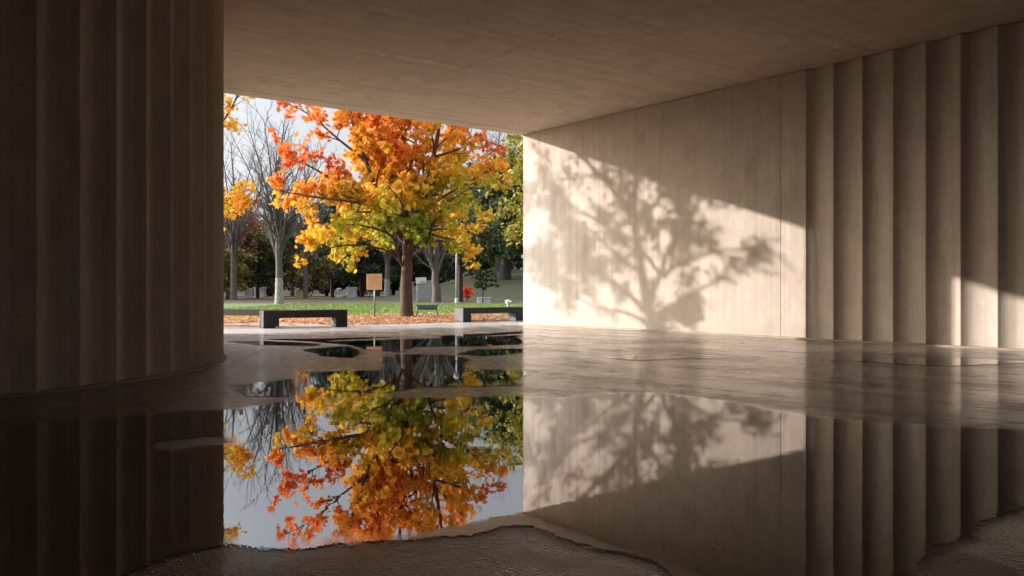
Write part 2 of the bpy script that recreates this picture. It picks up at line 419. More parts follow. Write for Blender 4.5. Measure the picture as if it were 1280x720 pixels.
o = sheet('lawn_margin', [(-46, 22.6), (-12, 23.4), (-9, 22.8), (-6.3, 26.2), (-4, 28.3), (2.6, 26.6), (8, 29), (14, 33.5), (2, 33.4), (-4, 34), (-9, 32.2), (-20, 31), (-46, 30)], -.016, M['lawn_edge'], .35, 4)
tag(o, kind='structure')
def Wv(s, a): w = W(s, a); return (w[0], w[1])
o = sheet('leaf_litter_bed', [(-8.5, 21.5), (-7.2, 24.5), (-6.4, 26.9), (-4, 29.4), (-1.3, 29.6), (1.5, 28), (4.5, 28.2), (3, 22.2), (0, 21), (-5, 19.0)], -.011, M['litter'], .3, 5)
tag(o, kind='structure')
o = sheet('gravel_path', [Wv(-1.9, -9), Wv(-2.6, -9), Wv(-2.7, 2.0), Wv(-3.2, 4.2), Wv(-5.0, 5.2), Wv(-5.6, 7), Wv(-5.9, 10), Wv(-6, 16), Wv(-6, 34), Wv(-1.9, 34)], -.006, M['gravel'], .10, 6)
tag(o, kind='structure')
# kerb edge of the paving
m = MB(); m.box(-1.99, -1.952, -34, 8, -.10, .003)
kb = m.build('paving_kerb', M['plain']); kb.location = (AX, AY, 0); kb.rotation_euler = (0, 0, ANG); tag(kb, kind='structure')
# low wooded rise on the right, beyond the lawn
gx = np.linspace(-17, 40, 58); gy = np.linspace(60, 150, 60); GX, GY = np.meshgrid(gx, gy, indexing='ij')
def hillz(x, y):
    f1 = 1/(1+np.exp(-(x+8.0)/2.2)); f2 = np.clip((y-64)/34, 0, 1); f2 = f2*f2*(3-2*f2)
    return f1*f2*3.2 - .035 + (vnoise(np.asarray(x), np.asarray(y), .2, 9)-.5)*.3*f2*f1
gi = np.arange(GX.size).reshape(GX.shape); gq = np.stack([gi[:-1, :-1], gi[1:, :-1], gi[1:, 1:], gi[:-1, 1:]], -1).reshape(-1, 4)
M['hill'] = big_mat('leafy_bank', [(.045, .045, .022), (.06, .070, .028), (.035, .030, .020)], (.3, 2.5))
o = np_mesh('wooded_bank', np.c_[GX.ravel(), GY.ravel(), hillz(GX, GY).ravel()], gq, np.full(len(gq), 4), M['hill'], smooth=True); tag(o, kind='structure')

rx = np.linspace(-160, 120, 140); ry = np.linspace(135, 230, 30); RX, RY = np.meshgrid(rx, ry, indexing='ij')
rz = np.sin(np.clip((RY-135)/95, 0, 1)*math.pi)**.5*(7.5 + 3.5*(vnoise(RX, RY, .05, 12)-.5) + 2.2*(vnoise(RX, RY, .35, 13)-.5)) - .1
ri = np.arange(RX.size).reshape(RX.shape); rq = np.stack([ri[:-1, :-1], ri[1:, :-1], ri[1:, 1:], ri[:-1, 1:]], -1).reshape(-1, 4)
M['ridge'] = big_mat('wooded_ridge', [(.05, .052, .035), (.09, .07, .045), (.035, .042, .03)], (.08, .6), .5)
o = np_mesh('hills', np.c_[RX.ravel(), RY.ravel(), rz.ravel()], rq, np.full(len(rq), 4), M['ridge'], smooth=True); tag(o, kind='structure')
# ------------------------------------------------------------------ leaves
T_MAPLE = np.array([(0,-.30),(.30,-.42),(.42,-.12),(.88,-.10),(.58,.18),(.86,.62),(.36,.45),(0,1.0),(-.36,.45),(-.86,.62),(-.58,.18),(-.88,-.10),(-.42,-.12),(-.30,-.42)])*.62
T_OVAL = np.array([(0,-.6),(.34,-.25),(.36,.2),(0,.7),(-.36,.2),(-.34,-.25)])*.8
T_TUFT = np.array([(-.5,-.45),(-.1,-.6),(.3,-.35),(.62,-.2),(.35,.1),(.45,.55),(0,.35),(-.35,.6),(-.3,.1),(-.65,.1)])*.9
def leaves(name, pos, size, cols, mat, parent, tmpl=T_MAPLE, r=None, droop=.5, flat=0.0, nrm_bias=None):
    r = r or rs; N = len(pos); K = len(tmpl)
    nrm = r.normal(size=(N, 3)); nrm[:, 2] = np.abs(nrm[:, 2])*.8 + .15
    if flat: nrm = np.c_[r.normal(size=(N, 2))*(1-flat), np.ones(N)]
    nrm /= np.linalg.norm(nrm, axis=1)[:, None]
    up = np.c_[r.normal(size=(N, 2))*.6, -np.full(N, droop) + r.normal(size=N)*.5]
    if flat: up = r.normal(size=(N, 3))
    x = np.cross(up, nrm); x /= np.linalg.norm(x, axis=1)[:, None]+1e-9; y = np.cross(nrm, x)
    sz = size*(r.uniform(.65, 1.2, N)) if np.isscalar(size) else size
    V = pos[:, None, :] + sz[:, None, None]*(tmpl[None, :, 0, None]*x[:, None, :] + tmpl[None, :, 1, None]*y[:, None, :]
        - (.22*(tmpl[None, :, 0]**2+tmpl[None, :, 1]**2))[:, :, None]*nrm[:, None, :])
    V = V.reshape(-1, 3); f = np.arange(N*K); c = np.repeat(cols, K, axis=0)
    return np_mesh(name, V, f, np.full(N, K), mat, parent, cols=np.clip(c, 0.002, .95))

# ------------------------------------------------------------------ tree growth
def wander_path(p, d, L, n, r, wob=.18, up=.06):
    pts = [Vector(p)]; d = Vector(d).normalized()
    for i in range(n):
        d = (d + Vector((r.uniform(-1, 1), r.uniform(-1, 1), r.uniform(-1, 1)))*wob + Vector((0, 0, up))).normalized()
        pts.append(pts[-1] + d*L/n)
    return pts
def child_dir(d, r, lo=30, hi=60):
    d = d.normalized(); u = d.orthogonal().normalized(); u.rotate(Matrix.Rotation(r.uniform(0, 2*math.pi), 3, d)); a = R(r.uniform(lo, hi))
    return (d*math.cos(a) + u*math.sin(a)).normalized()
def sub_branches(paths, r, every, Lfac, rfac, minr=.004, lo=32, hi=62, t0=.25, up=.06, inside=None, nseg=4, Lmin=.25, Lmax=9, wob=.2):
    out = []
    for pts, rad in paths:
        tot = sum((pts[i+1]-pts[i]).length for i in range(len(pts)-1)); n = max(1, int(tot/every))
        for k in range(n):
            t = t0 + (1-t0)*(k + r.random())/n; x = t*(len(pts)-1); i = min(int(x), len(pts)-2); fr = x-i
            p = pts[i].lerp(pts[i+1], fr); rr = rad[i]*(1-fr)+rad[i+1]*fr
            d = child_dir(pts[i+1]-pts[i], r, lo, hi)
            if inside is not None:
                for _ in range(5):
                    if inside(p + d*min(Lmax, max(Lmin, tot*Lfac))*.8): break
                    d = child_dir(pts[i+1]-pts[i], r, lo, hi)
            L = min(Lmax, max(Lmin, tot*Lfac*r.uniform(.6, 1.1)*(1.15-.5*t)))
            r0 = max(minr, rr*rfac); q_ = wander_path(p, d, L, nseg, r, wob, up)
            if inside is not None:
                while len(q_) > 2 and not inside(q_[-1]): q_.pop()
            out.append((q_, [r0*(1-.8*j/(len(q_)-1))+minr*.3 for j in range(len(q_))]))
    return out
def tubes(name, groups, mat, parent):
    m = MB()
    for paths, n in groups:
        for pts, rad in paths: m.tube(pts, rad, n, cap=False)
    return m.build(name, mat, parent, smooth=True)
def smooth_path(pts, rads, k=3):
    P_ = [Vector(p) for p in pts]; out = []; ro = []
    for i in range(len(P_)-1):
        p0 = P_[max(i-1, 0)]; p1 = P_[i]; p2 = P_[i+1]; p3 = P_[min(i+2, len(P_)-1)]
        for j in range(k):
            t = j/k; out.append(.5*((2*p1)+(p2-p0)*t+(2*p0-5*p1+4*p2-p3)*t*t+(3*p1-p0-3*p2+p3)*t**3)); ro.append(rads[i]*(1-t)+rads[i+1]*t)
    out.append(P_[-1]); ro.append(rads[-1]); return out, ro

# ------------------------------------------------------------------ the maple
MXY = (-3.48, 27.8); K = 27.8/F
def mp(px, py, dy=0): return ((px-508)*K, dy, CAM + (361-py)*K)     # local to the trunk base
ma = tag(empty('maple_tree', (*MXY, 0)), 'full maple in orange, yellow and green autumn leaf standing in fallen leaves', 'tree')
limbs = [
 ([mp(508,398),mp(508,393),mp(508,375),mp(508,350),mp(509,330),mp(508,300),mp(507,260),mp(505,225),mp(506,190),mp(500,140),mp(502,95)], [.33,.27,.235,.215,.20,.15,.13,.12,.10,.06,.02], 0),
 ([mp(510,318,.0),mp(520,290,-.2),mp(532,262,-.4),mp(537,235,-.5),mp(544,200,-.6),mp(552,160,-.7),mp(556,115,-.8)], [.15,.13,.12,.10,.085,.06,.02], 0),
 ([mp(506,300,.0),mp(492,284,-.2),mp(481,266,-.4),mp(473,240,-.5),mp(462,205,-.7),mp(450,170,-.9),mp(437,120,-1.0)], [.13,.12,.11,.09,.07,.05,.02], 0),
 ([mp(475,255,-.5),mp(455,245,-.8),mp(425,230,-1.1),mp(395,213,-1.4),mp(365,205,-1.6)], [.065,.055,.045,.03,.012], 0),
 ([mp(480,262,-.3),mp(455,258,-1.2),mp(415,255,-2.0),mp(375,250,-2.6)], [.06,.05,.035,.012], 0),
 ([mp(511,322,.1),mp(525,315,-.3),mp(537,305,-.6),mp(543,285,-.8),mp(560,260,-1),mp(590,240,-1.2)], [.09,.075,.06,.05,.035,.012], 0),
 ([mp(532,262,-.4),mp(555,245,.1),mp(585,225,.5),mp(620,205,.7)], [.07,.055,.035,.012], 0),
 ([mp(507,335,0),mp(500,325,-.2),mp(495,300,-.5),mp(480,290,-1.0),mp(450,285,-1.5),mp(420,292,-1.9)], [.07,.06,.045,.04,.03,.01], 0),
 ([mp(508,290,.1),mp(498,255,.9),mp(480,225,1.7),mp(470,180,2.3),mp(460,130,2.6)], [.11,.09,.07,.05,.015], 0),
 ([mp(508,280,.1),mp(525,250,1.0),mp(548,225,1.8),mp(570,185,2.5),mp(585,140,2.8)], [.11,.09,.07,.05,.015], 0),
 ([mp(507,250,.0),mp(492,215,-.8),mp(486,175,-1.3),mp(480,125,-1.6),mp(475,90,-1.7)], [.09,.075,.06,.04,.012], 0),
 ([mp(506,230,.0),mp(520,190,-.4),mp(525,150,-.8),mp(530,100,-1)], [.08,.06,.04,.012], 0),
 ([mp(508,305,-.1),mp(510,280,-1.0),mp(512,262,-1.9),mp(500,245,-2.6)], [.08,.06,.04,.012], 0),
 ([mp(508,300,.1),mp(520,285,1.3),mp(540,275,2.3),mp(560,260,3.0)], [.08,.06,.04,.012], 0),
 ([mp(508,305,.1),mp(480,285,1.3),mp(450,270,2.2),mp(425,255,2.8)], [.08,.06,.04,.012], 0),
 ([mp(543,295,-.7),mp(560,300,-1.0),mp(580,303,-1.2)], [.04,.03,.01], 0),
 ([mp(500,325,-.1),mp(480,312,-.5),mp(440,308,-.9),mp(405,318,-1.2),mp(392,328,-1.3)], [.05,.04,.03,.02,.008], 0),
 ([mp(498,312,.1),mp(470,300,.8),mp(430,300,1.2),mp(395,300,1.5)], [.05,.04,.025,.01], 0),
 ([mp(425,230,-1.1),mp(400,235,-1.3),mp(370,245,-1.4),mp(350,240,-1.4)], [.04,.03,.015,.008], 0),
 ([mp(462,205,-.7),mp(430,180,-.8),mp(395,150,-.8),mp(365,135,-.8)], [.06,.04,.025,.01], 0),
 ([mp(520,308,-.1),mp(550,300,.4),mp(580,312,.8),mp(598,325,.9)], [.045,.035,.02,.008], 0),
 ([mp(540,290,-.8),mp(565,290,-1.3),mp(590,300,-1.6),mp(608,285,-1.7)], [.045,.035,.02,.008], 0),
 ([mp(590,240,-1.2),mp(615,240,-1.2),mp(635,228,-1.2)], [.03,.02,.008], 0),
 ([mp(544,200,-.6),mp(575,190,-.6),mp(605,175,-.4)], [.05,.035,.012], 0),
]
def in_maple(p):
    px = p.x/K+508; py = 361-(p.z-CAM)/K; yy = p.y
    cx, cy = 492, 205
    ex = abs(px-cx)/150; ey = abs(py-cy)/(135 if py < cy else (136 if abs(px-505) > 30 else 100))
    return ex**2.3+ey**2.5+abs(yy/4.0)**2.3 < 1.0
r = random.Random(11)
L0 = [smooth_path(p, [w*.88 for w in q_]) for p, q_, _ in limbs]
L1 = sub_branches(L0[1:], r, .42, .36, .5, .010, 30, 65, .22, .05, in_maple, 5, .6, 1.9)
L1 += sub_branches([(L0[0][0][16:], L0[0][1][16:])], r, .3, .40, .45, .012, 40, 70, .0, .04, in_maple, 5, 1.0, 2.4)
L2 = sub_branches(L1, r, .24, .5, .5, .005, 30, 65, .15, .02, in_maple, 4, .35, .9)
L3 = sub_branches(L2, r, .26, .5, .5, .0035, 30, 70, .2, -.02, None, 3, .18, .4)
tubes('trunk', [(L0, 10), (L1, 6), (L2, 5), (L3, 3)], M['bark'], ma)
anchors = []
for pts, _ in L3+[x for x in L2]:
    for j in range(1, len(pts)): anchors.append(pts[j])
anchors = np.array([tuple(a) for a in anchors]); rs2 = np.random.RandomState(5)
print('maple anchors', len(anchors))
def maple_cols(P_, rr):
    px = P_[:, 0]/K+508; py = 361-(P_[:, 2]-CAM)/K; dy = P_[:, 1]
    n = .85*(vnoise(P_[:, 0]+P_[:, 1]*.6, P_[:, 2]-P_[:, 1]*.4, 1.1, 21)-.5)*1.5 + (vnoise(P_[:, 0]-P_[:, 1], P_[:, 2], 2.6, 22)-.5)*.7 + rr.normal(size=len(P_))*.16
    # ripeness: 0 green .. 1 red ; ripe at the top and at the left outside, green low in the middle and right
    v = .54 + np.clip((250-py)/420.0, -.3, .16) + np.clip((430-px)/300, -.05, .15)
    low = np.exp(-(((px-500)/65)**2 + ((py-300)/45)**2)); v -= .36*low
    v -= .22*np.exp(-(((px-585)/50)**2 + ((py-230)/60)**2))
    v -= .10*np.exp(-(((px-430)/40)**2 + ((py-270)/40)**2))
    v += .10*np.exp(-(((px-375)/40)**2 + ((py-235)/30)**2)) + .25*np.exp(-(((px-610)/35)**2+((py-185)/40)**2))
    v = np.clip(v + n*.36, 0, 1)
    st = np.array([0, .18, .36, .54, .74, .93, 1.12])
    cl = np.array([(.27,.34,.04), (.48,.45,.04), (.76,.50,.05), (.84,.43,.04), (.84,.32,.05), (.78,.20,.05), (.58,.08,.03)])
    c = np.stack([np.interp(v, st, cl[:, i]) for i in range(3)], -1)
    return c*rr.uniform(.72, 1.12, (len(P_), 1))
nL = 15500
pick = anchors[rs2.randint(0, len(anchors), nL)]
pos = pick + rs2.normal(size=(nL, 3))*np.array([.085, .085, .075]) - np.array([0, 0, .05])
cols = maple_cols(pick, rs2)
leaves('crown', pos, .195, cols, M['leaf'], ma, T_MAPLE, rs2)

# ------------------------------------------------------------------ yellow tree that throws its shadow on the wall
YS, YA = -4.40, 8.66; SL = .37; RT = 1.06
ybase = W(YS, YA)
ye = tag(empty('maple_tree', (ybase[0], ybase[1], 0)), 'thin yellow-leaved maple left of the orange one, mostly hidden behind the curved wall', 'tree')
def yp(s_sh, h, da=0.0):         # where a twig must be to shade the wall at (s, h)
    a = YA+da; w = W(s_sh-RT*a, a, h+SL*a); return (w[0]-ybase[0], w[1]-ybase[1], w[2])
ylimbs = [
 ([(0, 0, 0), (0.0, 0.02, .15), (.03, .02, 1.6), yp(4.75, 0), yp(4.6, .6), yp(4.42, 1.35), yp(4.3, 2.0), yp(4.05, 2.7), yp(3.5, 3.3), yp(2.8, 3.9), yp(2.1, 4.5), yp(1.5, 5.3, .2)], [.23, .19, .15, .125, .12, .11, .095, .085, .07, .055, .04, .015]),
 ([yp(4.6, .6), yp(4.95, 1.2, .3), yp(5.3, 1.9, .5), yp(5.9, 2.5, .8), yp(6.4, 3.3, 1)], [.07, .065, .055, .04, .012]),
 ([yp(4.42, 1.3), yp(3.9, 1.6, .1), yp(3.3, 1.95, .2), yp(2.5, 2.5, .5), yp(1.5, 2.9, .6), yp(.7, 3.1, .7)], [.07, .06, .05, .035, .02, .01]),
 ([yp(4.75, .25), yp(4.1, .75, .3), yp(3.3, 1.2, .9), yp(2.3, 1.5, 1.4), yp(1.3, 2.1, 1.8)], [.06, .055, .045, .03, .01]),
 ([yp(4.3, 2.0), yp(4.2, 2.9, .5), yp(4.3, 4.0, .9), yp(4.3, 5.2, 1.2)], [.08, .06, .045, .015]),
 ([yp(4.7, .3), yp(5.3, .55, .2), yp(6.0, .9, .4), yp(7.2, 1.3, .6)], [.05, .045, .035, .01]),
 ([yp(4.75, .1), yp(3.9, .4, .2), yp(2.9, .5, .5), yp(1.4, 1.0, .8), yp(.5, 1.2, .9)], [.05, .045, .03, .02, .01]),
 ([yp(4.3, 1.7, .0), yp(3.4, 2.4, .3), yp(2.3, 2.9, .5), yp(1.0, 3.6, .7), yp(.3, 3.5, .8)], [.055, .045, .03, .02, .01]),
 ([yp(4.5, 1.0), yp(5.6, 1.5, .3), yp(6.8, 1.75, .5), yp(8.2, 1.6, .7)], [.05, .045, .03, .012]),
 ([yp(4.2, 2.4), yp(5.0, 3.0, .5), yp(5.9, 4.0, .9), yp(6.5, 5.0, 1)], [.06, .05, .035, .012]),
]
# sprays reaching right, into view past the curved wall
def yw(px, py, Y): return ((px-640)/F*Y-ybase[0], Y-ybase[1], CAM+(361-py)/F*Y)
ylimbs += [
 ([yp(4.3, 2.0), yw(240, 200, 20.5), yw(270, 165, 20.2), yw(292, 130, 20.0), yw(304, 100, 20)], [.06, .045, .03, .02, .008]),
 ([yp(4.5, 1.0), yw(235, 290, 20.6), yw(258, 278, 20.3), yw(280, 250, 20.1), yw(294, 240, 20)], [.05, .035, .022, .012, .006]),
 ([yp(4.1, 2.6), yw(240, 130, 20.2), yw(275, 90, 19.8), yw(300, 60, 19.6)], [.05, .035, .02, .008]),
]
Y0 = [smooth_path(p, q_) for p, q_ in ylimbs]
r = random.Random(23)
Y1 = sub_branches(Y0[1:10], r, .36, .38, .45, .008, 30, 65, .3, .02, None, 4, .5, 1.3)
Y1 += sub_branches([(Y0[0][0][14:], Y0[0][1][14:])], r, .45, .3, .4, .008, 35, 65, .1, .04, None, 4, .5, 1.1)
Y1b = sub_branches(Y0[10:], r, .32, .3, .45, .007, 30, 60, .35, .02, None, 4, .3, .55)
Y2 = sub_branches(Y1+Y1b, r, .26, .5, .5, .004, 30, 65, .2, .0, None, 3, .2, .42)
tubes('trunk', [(Y0, 8), (Y1+Y1b, 5), (Y2, 3)], M['bark'], ye)
an = []
for pts, _ in Y2:
    for j in range(1, len(pts)): an.append(tuple(pts[j]))
an = np.array(an)
cl_n = vnoise(an[:, 0]*1.0+an[:, 1]*.7, an[:, 2]+an[:, 1]*.3, 1.5, 31)
an = an[cl_n > .36]; print('yellow anchors', len(an))
nY = 9500; rs3 = np.random.RandomState(8)
pk = an[rs3.randint(0, len(an), nY)]; pos = pk + rs3.normal(size=(nY, 3))*.10
v = np.clip(vnoise(pk[:, 0], pk[:, 2], 1.3, 33)+rs3.normal(size=nY)*.15, 0, 1)
cy = np.stack([np.interp(v, [0, .4, .7, 1], c) for c in ([.78, .86, .86, .78], [.60, .57, .50, .36], [.04, .04, .04, .03])], -1)
leaves('crown', pos, .122, cy*rs3.uniform(.8, 1.1, (nY, 1)), M['leaf'], ye, T_MAPLE, rs3)

# ------------------------------------------------------------------ background trees, greens lifted a little in place of haze
def bare_tree(name, label, x, y, h, spread, mat, seed, trunk_r, fork=.28, pale_base=None, group=None, dens=1.0, z=0):
    r = random.Random(seed); o = tag(empty(name, (x, y, z)), label, 'tree', group)
    t, tr = smooth_path([(0, 0, -.1), (.0, 0, h*.1), (r.uniform(-.1, .1), 0, h*fork), (r.uniform(-.3, .3), r.uniform(-.3, .3), h*.6), (r.uniform(-.4, .4), 0, h*.95)], [trunk_r*1.25, trunk_r, trunk_r*.85, trunk_r*.4, .02])
    lim = []
    for k in range(int(9*dens)):
        an_ = 2*math.pi*k/ (9*dens) + r.uniform(-.3, .3); st = h*(fork*.75 + .3*r.random()*fork); out = spread*r.uniform(.5, 1.0)
        top = h*r.uniform(.62, .98); cx, sy = math.cos(an_), math.sin(an_)
        lim.append(smooth_path([(0, 0, st), (cx*out*.25, sy*out*.25, st+(top-st)*.35), (cx*out*.6, sy*out*.6, st+(top-st)*.7), (cx*out, sy*out, top)], [trunk_r*.5, trunk_r*.32, trunk_r*.18, .015]))
    a1 = sub_branches(lim+[(t[5:], tr[5:])], r, .62/dens, .32, .5, .014, 25, 50, .15, .10, None, 4, .6, 2.6)
    a2 = sub_branches(a1, r, .34/dens, .5, .5, .009, 25, 50, .2, .08, None, 3, .35, 1.3)
    tubes('crown', [(lim, 6), (a1, 4), (a2, 3)], mat, o)
    if pale_base is not None:
        k = 5; tubes('trunk', [([(t[:k], tr[:k])], 10)], pale_base, o); tubes('leader', [([(t[k-1:], tr[k-1:])], 8)], mat, o)
    else: tubes('trunk', [([(t, tr)], 10)], mat, o)
    return o
def leafy_tree(name, label, x, y, h, rad, c0, c1, seed, nleaf=3500, lsize=.32, base=.22, trunk_r=.2, z=0, conic=0.0, cat='tree', group=None, bark='bark_dark', tmpl=T_TUFT):
    r = random.Random(seed); q = np.random.RandomState(seed); o = tag(empty(name, (x, y, z)), label, cat, group)
    t, tr = smooth_path([(0, 0, -.1), (0, 0, h*base), (r.uniform(-.2, .2), 0, h*.6), (0, 0, h*.93)], [trunk_r*1.3, trunk_r, trunk_r*.55, .02])
    lim = []; nl = max(10, int(h*2.6))
    for k in range(nl):
        f_ = base + (1-base)*(k+.5)/nl*.95; an_ = k*2.4 + r.uniform(-.4, .4)
        prof_ = (1-conic)*math.sqrt(max(.05, 1-((f_-base)/(1-base)*1.7-.75)**2*.9)) + conic*(1-(f_-base)/(1-base))*1.05+.06
        L = rad*prof_*r.uniform(.7, 1.1); zz = h*f_; dz = L*(.35-.35*conic)
        lim.append(smooth_path([(0, 0, zz-.2), (math.cos(an_)*L*.5, math.sin(an_)*L*.5, zz+dz*.6), (math.cos(an_)*L, math.sin(an_)*L, zz+dz*.7)], [trunk_r*.35, trunk_r*.2, .015]))
    a1 = sub_branches(lim, r, .7, .45, .5, .02, 30, 65, .2, .03, None, 3, .5, 2.0)
    tubes('trunk', [([(t, tr)], 8), (lim, 5), (a1, 3)], M[bark], o)
    an2 = []
    for pts, _ in lim+a1:
        for j in range(1, len(pts)): an2.append(tuple(pts[j]))
    an2 = np.array(an2); pk = an2[q.randint(0, len(an2), nleaf)]
    pos = pk + q.normal(size=(nleaf, 3))*np.array([.34, .34, .22])*min(1.2, rad/3)
    n = vnoise(pk[:, 0]+pk[:, 1]*.5, pk[:, 2], .9, seed % 50+1)[:, None]*.8 + q.rand(nleaf, 1)*.2
    cc = np.array(c0)*(1-n)+np.array(c1)*n
    leaves('crown', pos, lsize, cc*q.uniform(.75, 1.15, (nleaf, 1)), M['far_leaf'], o, tmpl, q)
    return o
def at(px, d): return ((px-640)/F*d, d)
bare_tree('bare_tree', 'large leafless tree with lower trunk coloured pale for sunlight, standing at the edge of the lawn', *at(349, 53.5), 12.0, 3.6, M['bark_grey'], 41, .24, .24, M['bark_pale'], dens=1.25)
bare_tree('bare_tree', 'leafless tree with whitish trunk, close behind the tan notice board', *at(484, 88), 12.5, 4.0, M['bark_grey'], 42, .30, .30, M['bark_pale'])
bare_tree('bare_tree', 'grey bare tree forking low beside the pale grey cabinet', *at(545.5, 61), 10.5, 4.0, M['bark_grey'], 43, .30, .17)
bare_tree('bare_tree', 'tall brown leafless tree at the left edge of the view', *at(292, 74), 14.5, 4.2, M['bark_grey'], 44, .25, .3)
bare_tree('bare_tree', 'slender brown-grey bare tree between the left leafless trees and the maple', *at(382, 84), 14.5, 4.0, M['bark_grey'], 45, .22, .3)
bare_tree('bare_tree', 'bare twiggy tree high behind the right side of the maple', *at(622, 98), 19, 5.0, M['bark_grey'], 46, .25, .4, z=float(hillz(-1.7, 98)))
leafy_tree('broad_tree', 'rusty red-brown leafed tree at far left beyond the lawn', *at(288, 82), 10.5, 3.3, (.22, .085, .045), (.34, .17, .07), 51, 1900, .34, .2, .18)
leafy_tree('broad_tree', 'dark green rounded tree left of the pale bare trunk', *at(322, 84), 6.0, 2.9, (.035, .05, .018), (.12, .12, .035), 52, 3000, .33, .22, .16)
leafy_tree('bush', 'olive and tan bushy shrub right of the pale bare trunk', *at(382, 88), 4.4, 2.6, (.13, .12, .035), (.24, .20, .07), 53, 2400, .30, .12, .12, cat='bush')
leafy_tree('bush', 'yellowish green bush at far left under the rusty tree', *at(284, 78), 4.6, 2.2, (.15, .13, .03), (.26, .20, .05), 54, 1800, .28, .12, .1, cat='bush')
leafy_tree('evergreen_tree', 'dark evergreen tree behind the lower left leaves of the maple', *at(415, 95), 11, 3.4, (.025, .042, .028), (.06, .085, .045), 55, 4200, .34, .17, .2, conic=.35)
leafy_tree('evergreen_tree', 'dark evergreen tree directly left of the notice board', *at(452, 97), 12.5, 3.8, (.025, .042, .032), (.055, .08, .05), 56, 4200, .34, .18, .2, conic=.3)
leafy_tree('evergreen_tree', 'dark evergreen tree just behind the maple trunk', *at(503, 99), 13, 3.8, (.028, .045, .032), (.065, .09, .045), 57, 4000, .36, .14, .2, conic=.3)
leafy_tree('evergreen_tree', 'broad green evergreen with thick dark trunk at the right of the view', *at(632, 84), 12.5, 4.3, (.035, .065, .028), (.11, .15, .06), 58, 7500, .34, .17, .5, z=float(hillz(-.6, 84)), conic=.3)
leafy_tree('evergreen_tree', 'tall dark green evergreen left of the broad one on the bank', *at(588, 92), 11.5, 3.4, (.02, .042, .024), (.07, .10, .045), 59, 5200, .34, .2, .28, z=float(hillz(-4.5, 92)), conic=.45)
leafy_tree('broad_tree', 'yellow-green leafed tree beside the outer edge of the right wall', *at(664, 70), 13.5, 3.0, (.22, .22, .04), (.45, .36, .06), 60, 3000, .30, .3, .2, z=float(hillz(1.6, 70)))
leafy_tree('sapling', 'small dark green sapling between the red shrub and the broad evergreen', *at(603.5, 58), 2.3, .8, (.02, .035, .015), (.07, .08, .025), 61, 700, .16, .42, .04, cat='sapling')
leafy_tree('evergreen_tree', 'dark tree behind the pale cabinet', *at(540, 101), 13, 3.8, (.035, .05, .035), (.10, .11, .05), 62, 4200, .36, .12, .25, conic=.2)
# distant tree belt: individual trees copied from three prototypes
protos = [leafy_tree('distant_tree', 'x', 0, 0, 9.5, 3.8, a_, b_, 70+i, 3000, .42, .03, .22) for i, (a_, b_) in enumerate((((.05, .06, .03), (.17, .15, .06)), ((.09, .065, .035), (.24, .16, .07)), ((.035, .05, .03), (.10, .12, .05))))]
protos.append(bare_tree('distant_tree', 'x', 0, 0, 13, 4.2, M['bark_grey'], 77, .25, .25))
spots = []; rr_ = random.Random(99)
for k in range(26):
    X_ = -60 + k*3.4 + rr_.uniform(-1, 1); Y_ = 112 + rr_.uniform(-5, 8); spots.append((X_, Y_, (k*7+k//3) % 3, rr_.uniform(.85, 1.25)))
for k in range(16): spots.append((-54+k*5.3+rr_.uniform(-1.5, 1.5), 104+rr_.uniform(-4, 14), 3, rr_.uniform(.85, 1.2)))
for k in range(10): spots.append((-62+k*3.4, 60+rr_.uniform(-2, 10)+k*2.5, (0, 3, 2)[k % 3], rr_.uniform(.8, 1.1)))
first = set()
names = ['olive-brown', 'rusty brown', 'dark green', 'leafless grey']
for i, (X_, Y_, k, sc_) in enumerate(spots):
    src = protos[k]
    if k in first:
        o = src.copy(); C.objects.link(o)
        for ch in src.children:
            c_ = ch.copy(); C.objects.link(c_); c_.parent = o
    else: o = src; first.add(k)
    zz = float(hillz(X_, Y_)) if -17 < X_ < 40 and 60 < Y_ < 150 else 0
    o.location = (X_, Y_, max(0, zz)); o.rotation_euler = (0, 0, rr_.uniform(0, 6.28)); o.scale = (sc_,)*3
    tag(o, '%s tree in the distant belt of trees beyond the park lawn' % names[k], 'tree', '%s trees in the distant belt' % names[k])

# ------------------------------------------------------------------ red shrub
leafy_tree('shrub', 'bright red shrub with a few yellow leaves beyond the lawn, right of the pale pole', *at(583.5, 66), 1.05, .34, (.62, .02, .015), (.85, .07, .02), 81, 420, .13, .2, .03, z=float(hillz(-3.5, 66))+.0, cat='shrub')

# ------------------------------------------------------------------ benches
def portal_bench(p, q_, h, depth, th, leg, label, name='park_bench'):
    d = Vector((q_[0]-p[0], q_[1]-p[1])); L = d.length
    o = tag(empty(name, (p[0], p[1], 0), math.atan2(d.y, d.x)), label, 'bench', 'dark portal benches along the paving edge')
    m = MB(); m.box(0, L, 0, depth, h-th, h); m.build('seat', M['bench'], o, bevel=.008)
    for x0, x1 in ((0.002, leg), (L-leg*1.05, L-.002)):
        m = MB(); m.box(x0, x1, .003, depth-.003, 0, h-th-.001); l = m.build('leg', M['bench'], o, bevel=.006)
    m = MB(); m.box(-.006, 0.001, .012, depth-.012, .01, h-.012); c = m.build('lit_end_face', M['bench_lit'], o, bevel=.002)  # thin lighter skins: sunlight on the left-facing sides put into colour
    m = MB(); m.box(L-leg*1.05-.007, L-leg*1.05-.001, .012, depth-.012, .01, h-th-.012); m.build('lit_inner_face', M['bench_lit'], o)
    return o
portal_bench((-5.93, 20.15), (-4.10, 21.05), .43, .55, .185, .27, 'low dark portal bench with open centre, left of the notice board')
portal_bench((-1.37, 23.85), (.35, 25.05), .41, .50, .165, .26, 'low dark portal bench in front of the grass, partly behind the right wall')
# third bench, running away to the left behind the first
portal_bench((-9.3, 22.2), (-6.08, 20.95), .43, .5, .15, .10, 'dark grey bench running off behind the curved wall, meeting the left portal bench')

